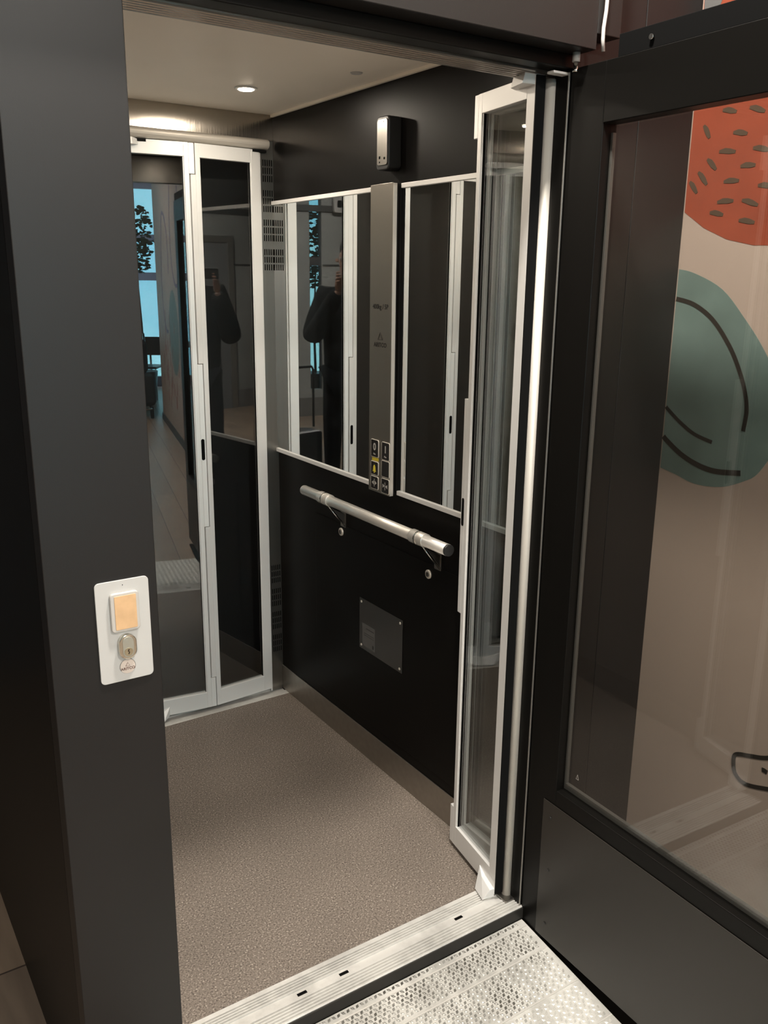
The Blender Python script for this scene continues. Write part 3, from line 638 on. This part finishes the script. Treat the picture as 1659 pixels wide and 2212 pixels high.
for x, z in ((.088, .314), (.092, .168), (.092, .012)):
    bm = bmesh.new(); tube(bm, [(x, -.0032, z), (x, -.0048, z)], [.004, .003], 14); L('screw', bm, BLKPL, bevel=0)
bm = bmesh.new(); tube(bm, [(.205, -.0002, 2.024), (.205, .004, 2.024)], .005, 12); L('screw', bm, CHROME, bevel=0)
bm = bmesh.new(); tt = [(.143, .445), (.151, .445), (.147, .457)]; tube(bm, [(a, .0172, b) for a, b in tt + [tt[0], tt[1]]], .0005, 6); L('etched_triangle', bm, SILVPR, bevel=0)

# back landing door (closed, dark) behind the back folding doors
bd_ = empty('back_landing_door', 'closed dark landing door behind the back folding doors', 'door', (-.55, 1.56, 0))
obj('door_panel', boxes(((-1.08, 1.56, -.02), (-.02, 1.60, 2.04))), mat('back_door_black', (.004, .004, .0045), .55, 0, .3), bd_, .002)

# cable and bolt over the landing door
cb = tubeo('cable', [(-.030, -.058, 2.60), (-.031, -.058, 2.30), (-.029, -.058, 2.16), (-.032, -.058, 2.10), (-.036, -.058, 2.07), (-.036, -.058, 2.05), (-.033, -.058, 2.028)], .0038, mat('cable_grey', (.42, .41, .40), .5), None, 12); T(cb, '', 'thin grey cable hanging down the fascia above the landing door hinge', 'cable')
bo = empty('hinge_bolt', 'small steel bolt with plastic collar under the fascia corner above the hinge', 'bolt', (-.066, -.018, 2.03))
bm = bmesh.new(); tube(bm, [(-.066, -.018, 2.0295), (-.066, -.018, 2.012)], .0078, 18); obj('collar', bm, mat('collar_grey', (.35, .34, .33), .5), bo)
bm = bmesh.new(); tube(bm, [(-.066, -.018, 2.012), (-.066, -.018, 1.998), (-.066, -.018, 1.993)], [.0045, .0045, .007], 14); obj('shank', bm, CHROME, bo)

# ---------------------------------------------------------------- ramp in front of the doorway
ra = empty('access_ramp', 'short metal ramp with woven raised pattern leading up to the front threshold', 'ramp', (-.5, -.2, ZH))
def rz(y): return -.034 + (y + .006) * .12     # falls towards the hall
x0, x1a, x1b, ya, yb = -1.02, -.060, -.067, -.006, -.845
bm = bmesh.new()
vs = [bm.verts.new(p_) for p_ in ((x0, ya, rz(ya)), (x1a, ya, rz(ya)), (x1b, yb, rz(yb)), (x0, yb, rz(yb)), (x0, ya, ZH), (x1a, ya, ZH), (x1b, yb, ZH), (x0, yb, ZH))]
for f in ((0, 3, 2, 1), (4, 5, 6, 7), (0, 1, 5, 4), (1, 2, 6, 5), (2, 3, 7, 6), (3, 0, 4, 7)): bm.faces.new([vs[i] for i in f])
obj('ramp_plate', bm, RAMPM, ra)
bm = bmesh.new()   # raised woven pattern
RL_ = (.028, .105, .215, .325, .435, .545, .655, .765); py = .0118; px_ = .0125; j = 0; y = ya - .008
while y > yb + .006:
    band = min(abs(y + b_) for b_ in RL_) < .005
    if not band:
        x = x0 + .01 + (j % 2) * px_ / 2; i = 0
        while x < -.075:
            a = .75 if (i + j) % 2 else -.75; L_, W_ = .0066, .0040; ca_, sa_ = math.cos(a), math.sin(a)
            P4 = [(-L_, 0), (0, -W_), (L_, 0), (0, W_)]
            z = rz(y)
            vv = [bm.verts.new((x + p_[0] * ca_ - p_[1] * sa_, y + p_[0] * sa_ + p_[1] * ca_, rz(y + p_[0] * sa_ + p_[1] * ca_) - .0001)) for p_ in P4]
            t1 = bm.verts.new((x - L_ * .45 * ca_, y - L_ * .45 * sa_, z + .0016)); t2 = bm.verts.new((x + L_ * .45 * ca_, y + L_ * .45 * sa_, z + .0016))
            bm.faces.new((vv[0], vv[1], t1)); bm.faces.new((vv[1], t2, t1)); bm.faces.new((vv[1], vv[2], t2)); bm.faces.new((vv[2], vv[3], t2)); bm.faces.new((vv[3], t1, t2)); bm.faces.new((vv[3], vv[0], t1))
            x += px_; i += 1
    y -= py * .82; j += 1
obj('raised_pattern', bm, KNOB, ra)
obj('gap_shade_sheet', boxes(((-.0655, -1.15, ZH + .0004), (.318, -.001, ZH + .004))), DOORBLK, ra)  # added black sheet, stands in for the dark gap under the open door
bm = bmesh.new()
for yy in [-b_ for b_ in RL_]:
    ribbon(bm, [(x0, yy), (x1a - .004, yy)], .003, 'z', 0, .001)
for v in bm.verts: v.co.z += rz(v.co.y) + .0014
obj('weld_line', bm, GROOVE, ra)

# ================================================================ things seen only in reflections
# potted tree by the windows
def potted_tree(x, y, zc0, zc1, rad, label, n=420):
    t = empty('potted_tree', label, 'plant', (x, y, ZH))
    bm = bmesh.new(); tube(bm, [(x, y, ZH), (x, y, ZH + .02), (x, y, ZH + .45)], [.14, .16, .2], 24); obj('pot', bm, BLKPL, t)
    tubeo('trunk', [(x, y, ZH + .4), (x + .02, y, .9), (x - .02, y, (zc0 + zc1) / 2)], [.02, .016, .008], BARK, t, 8)
    bm = bmesh.new()
    for k in range(n):
        a = random.uniform(0, 6.28); zz = random.uniform(zc0, zc1); rr = rad * math.sqrt(random.random()) * (1 - .35 * abs((zz - (zc0 + zc1) / 2) / ((zc1 - zc0) / 2)))
        c = Vector((x + rr * math.cos(a), y + rr * math.sin(a), zz)); d = Vector((random.uniform(-1, 1), random.uniform(-1, 1), random.uniform(-.7, .7))).normalized(); u, v = frame_of(d); s = random.uniform(.03, .05)
        q = [bm.verts.new(c + u * s * p_[0] + v * s * .55 * p_[1] + d * .012 * p_[2]) for p_ in ((-1, 0, 0), (-.4, -.8, .6), (.4, -.75, .8), (1, 0, 0), (.4, .75, .8), (-.4, .8, .6))]
        bm.faces.new(q)
    fo = obj('foliage', bm, LEAFM, t); fo['kind'] = 'stuff'
random.seed(5)
potted_tree(.22, -8.0, 1.62, 2.45, .26, 'dark leafy potted tree in front of the windows, reflected in the back door glass')
potted_tree(-3.23, -6.9, 1.45, 2.45, .20, 'leafy potted tree behind the narrow window strip, reflected in the mirror', 330)
# tables and chairs near the windows
def table(x, y, label):
    t = empty('table', label, 'table', (x, y, ZH), group='tables by the windows')
    obj('tabletop', boxes(((x - .4, y - .4, ZH + .72), (x + .4, y + .4, ZH + .75))), BLKPL, t, .003)
    for sx in (-1, 1):
        for sy in (-1, 1): tubeo('leg', [(x + sx * .36, y + sy * .36, ZH), (x + sx * .36, y + sy * .36, ZH + .72)], .015, ALU_D, t, 10)
def chair(x, y, rz_, label):
    t = empty('chair', label, 'chair', (x, y, ZH), rz_, group='chairs by the windows')
    def q(n, bm, m_): return obj(n, bm, m_, t, .002, local=True)
    q('seat', boxes(((-.21, -.21, .44), (.21, .21, .47))), BLKPL); 
    bm = bmesh.new(); box(bm, (-.2, .19, .60), (.2, .215, .86)); q('backrest', bm, BLKPL)
    for sx in (-1, 1):
        bm = bmesh.new(); tube(bm, [(sx * .2, -.2, 0), (sx * .19, -.18, .44)], .011, 8); q('leg', bm, ALU_D)
        bm = bmesh.new(); tube(bm, [(sx * .2, .22, 0), (sx * .19, .19, .45), (sx * .19, .2, .72)], .011, 8); q('leg', bm, ALU_D)
table(.05, -9.28, 'black table under the windows beside the potted tree'); table(-1.3, -8.8, 'black table under the windows further left')
chair(.3, -8.55, R_(200), 'black chair at the table by the potted tree'); chair(-.62, -9.5, R_(80), 'black chair with its back to the windows'); chair(-.52, -8.72, R_(-70), 'black chair beside the further left table')
# luggage trolley
tr = empty('luggage_trolley', 'luggage trolley with dark bags parked at the end of the painted wall', 'trolley', (.08, -6.9, ZH))
bm = bmesh.new()
for sx in (-.12, .12): tube(bm, [(.08 + sx, -6.6, ZH + .12), (.08 + sx, -7.2, ZH + .12), (.08 + sx, -7.3, ZH + 1.0)], .014, 10)
tube(bm, [(-.04, -7.3, ZH + 1.0), (.2, -7.3, ZH + 1.0)], .014, 10); tube(bm, [(-.04, -6.6, ZH + .12), (.2, -6.6, ZH + .12)], .014, 10); obj('frame', bm, CHROME, tr)
for x, y in ((-.04, -6.65), (.2, -6.65), (.08, -7.25)):
    bm = bmesh.new(); tube(bm, [(x - .018, y, ZH + .075), (x + .018, y, ZH + .075)], .075, 20); obj('wheel', bm, RUBBER, tr)
bg_ = obj('duffel_bag', boxes(((-.10, -7.15, ZH + .14), (.26, -6.7, ZH + .52))), JACKET, None, .05); T(bg_, '', 'dark duffel bag lying on the luggage trolley', 'bag')
bg2 = obj('backpack', boxes(((-.05, -7.15, ZH + .525), (.2, -6.8, ZH + .95))), TROUSER, None, .07); T(bg2, '', 'dark backpack on top of the duffel bag', 'bag')
# suitcase beside the photographer
su = empty('suitcase', 'black wheeled suitcase with raised handle standing beside the person', 'suitcase', (-1.29, -2.02, ZH), R_(20))
def S(n, bm, m_, bv=0): return obj(n, bm, m_, su, bv, local=True)
S('body', boxes(((-.17, -.11, .05), (.17, .11, .54))), BLKPL, .03)
bm = bmesh.new(); tube(bm, [(-.09, .08, .57), (-.09, .08, 1.02), (-.075, .08, 1.045), (.075, .08, 1.045), (.09, .08, 1.02), (.09, .08, .57)], .010, 10); S('handle', bm, BLKPL)
for sx in (-1, 1):
    for sy in (-1, 1):
        bm = bmesh.new(); tube(bm, [(sx * .13 - .012, sy * .08, .028), (sx * .13 + .012, sy * .08, .028)], .028, 14); S('wheel', bm, RUBBER)
# wall sensor box on rear wall
ws = empty('wall_sensor', 'small white sensor box with dark lens high on the rear wall', 'sensor', (-3.2, -6.0, 2.35))
prismo('body', rrect(-3.26, 2.34, -3.12, 2.54, .03), 'y', -5.9695, -5.90, WHITE, ws, .01); prismo('lens', rrect(-3.22, 2.40, -3.16, 2.48, .01), 'y', -5.90, -5.895, SLOT, ws)

# photographer: one continuous body grown from a joint skeleton
pr = empty('person', 'person in dark jacket holding up a phone, seen reflected in the folding door glass', 'person', (-1.655, -1.875, ZH), R_(-33.6))
def skin(name, verts, edges, radii, material, root=0, sub=2):
    me = bpy.data.meshes.new(name); me.from_pydata([Vector(v) for v in verts], edges, []); o = bpy.data.objects.new(name, me); COL.objects.link(o); o.parent = pr
    s = o.modifiers.new('skin', 'SKIN'); s.use_smooth_shade = True
    for i, r in enumerate(radii):
        o.data.skin_vertices[0].data[i].radius = r if isinstance(r, tuple) else (r, r)
    o.data.skin_vertices[0].data[root].use_root = True
    ss = o.modifiers.new('sub', 'SUBSURF'); ss.levels = sub; ss.render_levels = sub
    bpy.context.view_layer.update()
    me2 = bpy.data.meshes.new_from_object(o.evaluated_get(bpy.context.evaluated_depsgraph_get())); bpy.data.objects.remove(o)
    o2 = bpy.data.objects.new(name, me2); COL.objects.link(o2); o2.parent = pr; me2.materials.clear(); me2.materials.append(material)
    for p_ in me2.polygons: p_.use_smooth = True
    return o2
# local frame: +y forward (facing the lift), +x the person's right hand side, z up from the hall floor; phone held at about (.12,.42,1.72)
# camera position in this frame
cl_ = wm(pr).inverted() @ Vector((-1.45439, -1.42635, 1.58983)); PX, PY, PZ = cl_.x, cl_.y, cl_.z
V_ = [(0, 0, 1.02), (0, .0, 1.15), (0, -.01, 1.32), (0, -.02, 1.50), (0, -.02, 1.62), (0, 0, 1.68),                      # 0-5 pelvis..neck
      (.19, -.02, 1.58), (.285, .06, 1.24), (PX + .07, PY - .10, PZ - .10),                                          # 6-8 right arm
      (-.19, -.02, 1.58), (-.285, .06, 1.24), (PX - .11, PY - .10, PZ - .12),                                        # 9-11 left arm
      (.10, 0, .96), (.12, .02, .53), (.13, -.02, .10), (.14, .12, .04),
      (-.10, 0, .96), (-.12, .02, .53), (-.13, -.02, .10), (-.14, .12, .04),
      (0, .005, 1.76), (0, .01, 1.86), (0, 0, 1.94)]
E_ = [(0, 1), (1, 2), (2, 3), (3, 4), (4, 5), (3, 6), (6, 7), (7, 8), (3, 9), (9, 10), (10, 11), (0, 12), (12, 13), (13, 14), (14, 15), (0, 16), (16, 17), (17, 18), (18, 19), (5, 20), (20, 21), (21, 22)]
Rd = [(.17, .12), (.165, .12), (.18, .125), (.17, .11), (.08, .075), (.058, .06), .078, .060, .036, .078, .060, .036, .10, .070, .050, .035, .10, .070, .050, .035, (.062, .072), (.078, .095), (.055, .06)]
body = skin('body', V_, E_, Rd, SKIN)
jv = [(0, 0, .90)] + V_[1:12]; je = [e for e in E_ if e[0] < 12 and e[1] < 12 and e != (4, 5)]
jr = [(r[0] + .04, r[1] + .045) if isinstance(r, tuple) else r + .026 for r in Rd[:12]]; jv[5] = (0, -.02, 1.63); 
jv = [v for i, v in enumerate(jv) if i != 5]; jr = [r for i, r in enumerate(jr) if i != 5]
mp_ = {i: (i if i < 5 else i - 1) for i in range(12) if i != 5}
je = [(mp_[a], mp_[b]) for a, b in je if a != 5 and b != 5]
skin('jacket', jv, je, jr, JACKET)
tv = [(0, 0, 1.02), (.10, 0, .96), (.12, .02, .53), (.13, -.02, .12), (-.10, 0, .96), (-.12, .02, .53), (-.13, -.02, .12)]
skin('trousers', tv, [(0, 1), (1, 2), (2, 3), (0, 4), (4, 5), (5, 6)], [(.175, .13), .112, .082, .064, .112, .082, .064], TROUSER)
for sx in (-1, 1): skin('shoe', [(sx * .13, -.05, .05), (sx * .135, .08, .045), (sx * .14, .19, .035)], [(0, 1), (1, 2)], [.05, .048, .036], BLKPL)
skin('hair', [(0, -.045, 1.80), (0, -.045, 1.88), (0, -.02, 1.955), (0, .05, 1.965)], [(0, 1), (1, 2), (2, 3)], [(.068, .05), (.084, .075), (.075, .06), (.05, .03)], HAIR)
# face and ears
for sx in (-1, 1):
    bm = bmesh.new(); bmesh.ops.create_uvsphere(bm, u_segments=12, v_segments=8, radius=.013); 
    for v in bm.verts: v.co += Vector((sx * .032, .098, 1.855))
    o = obj('eye', bm, WHITE, pr, local=True, smooth=True)
    skin('ear', [(sx * .082, .0, 1.83), (sx * .088, -.005, 1.86)], [(0, 1)], [(.010, .018), (.010, .02)], SKIN, sub=1)
skin('nose', [(0, .095, 1.86), (0, .120, 1.825)], [(0, 1)], [.010, .015], SKIN, sub=1)
skin('mouth', [(-.022, .092, 1.79), (0, .098, 1.79), (.022, .092, 1.79)], [(0, 1), (1, 2)], [.006, .008, .006], mat('lips', (.35, .13, .11), .5), sub=1)
# hands holding the phone
for sx, nm in ((1, 'hand'), (-1, 'hand')):
    wx = PX + (.07 if sx > 0 else -.11)
    hx = PX - .02 + sx * .075
    hv = [(wx, PY - .10, PZ - (.10 if sx > 0 else .12)), (hx + sx * .012, PY - .055, PZ - .045)]; he = [(0, 1)]; hr_ = [.026, (.030, .017)]
    for k, dz in enumerate((-.035, -.014, .007, .026)):
        b_ = len(hv); ln = (.85, 1, .95, .8)[k]
        hv += [(hx + sx * .014, PY - .052, PZ - .005 + dz), (hx + sx * .012, PY - .020, PZ + .004 + dz), (hx - sx * .016 * ln, PY - .0105, PZ + .006 + dz)]
        he += [(1, b_), (b_, b_ + 1), (b_ + 1, b_ + 2)]; hr_ += [.0095, .0085, .0075]
    b_ = len(hv); hv += [(hx - sx * .004, PY - .058, PZ - .03), (hx - sx * .022, PY - .044, PZ - .005)]; he += [(1, b_), (b_, b_ + 1)]; hr_ += [.011, .009]
    skin(nm, hv, he, hr_, SKIN)
ph = empty('smartphone', 'dark smartphone held upright in the hands of the person', 'phone', (-1.45439, -1.42635, 1.58983))
M_ = m.copy()
bm = bmesh.new(); prism(bm, rrect(-.125, -.030, .030, .045, .009), 'z', .012, .020)
bm.transform(M_); obj('phone_body', bm, BLKPL, ph)
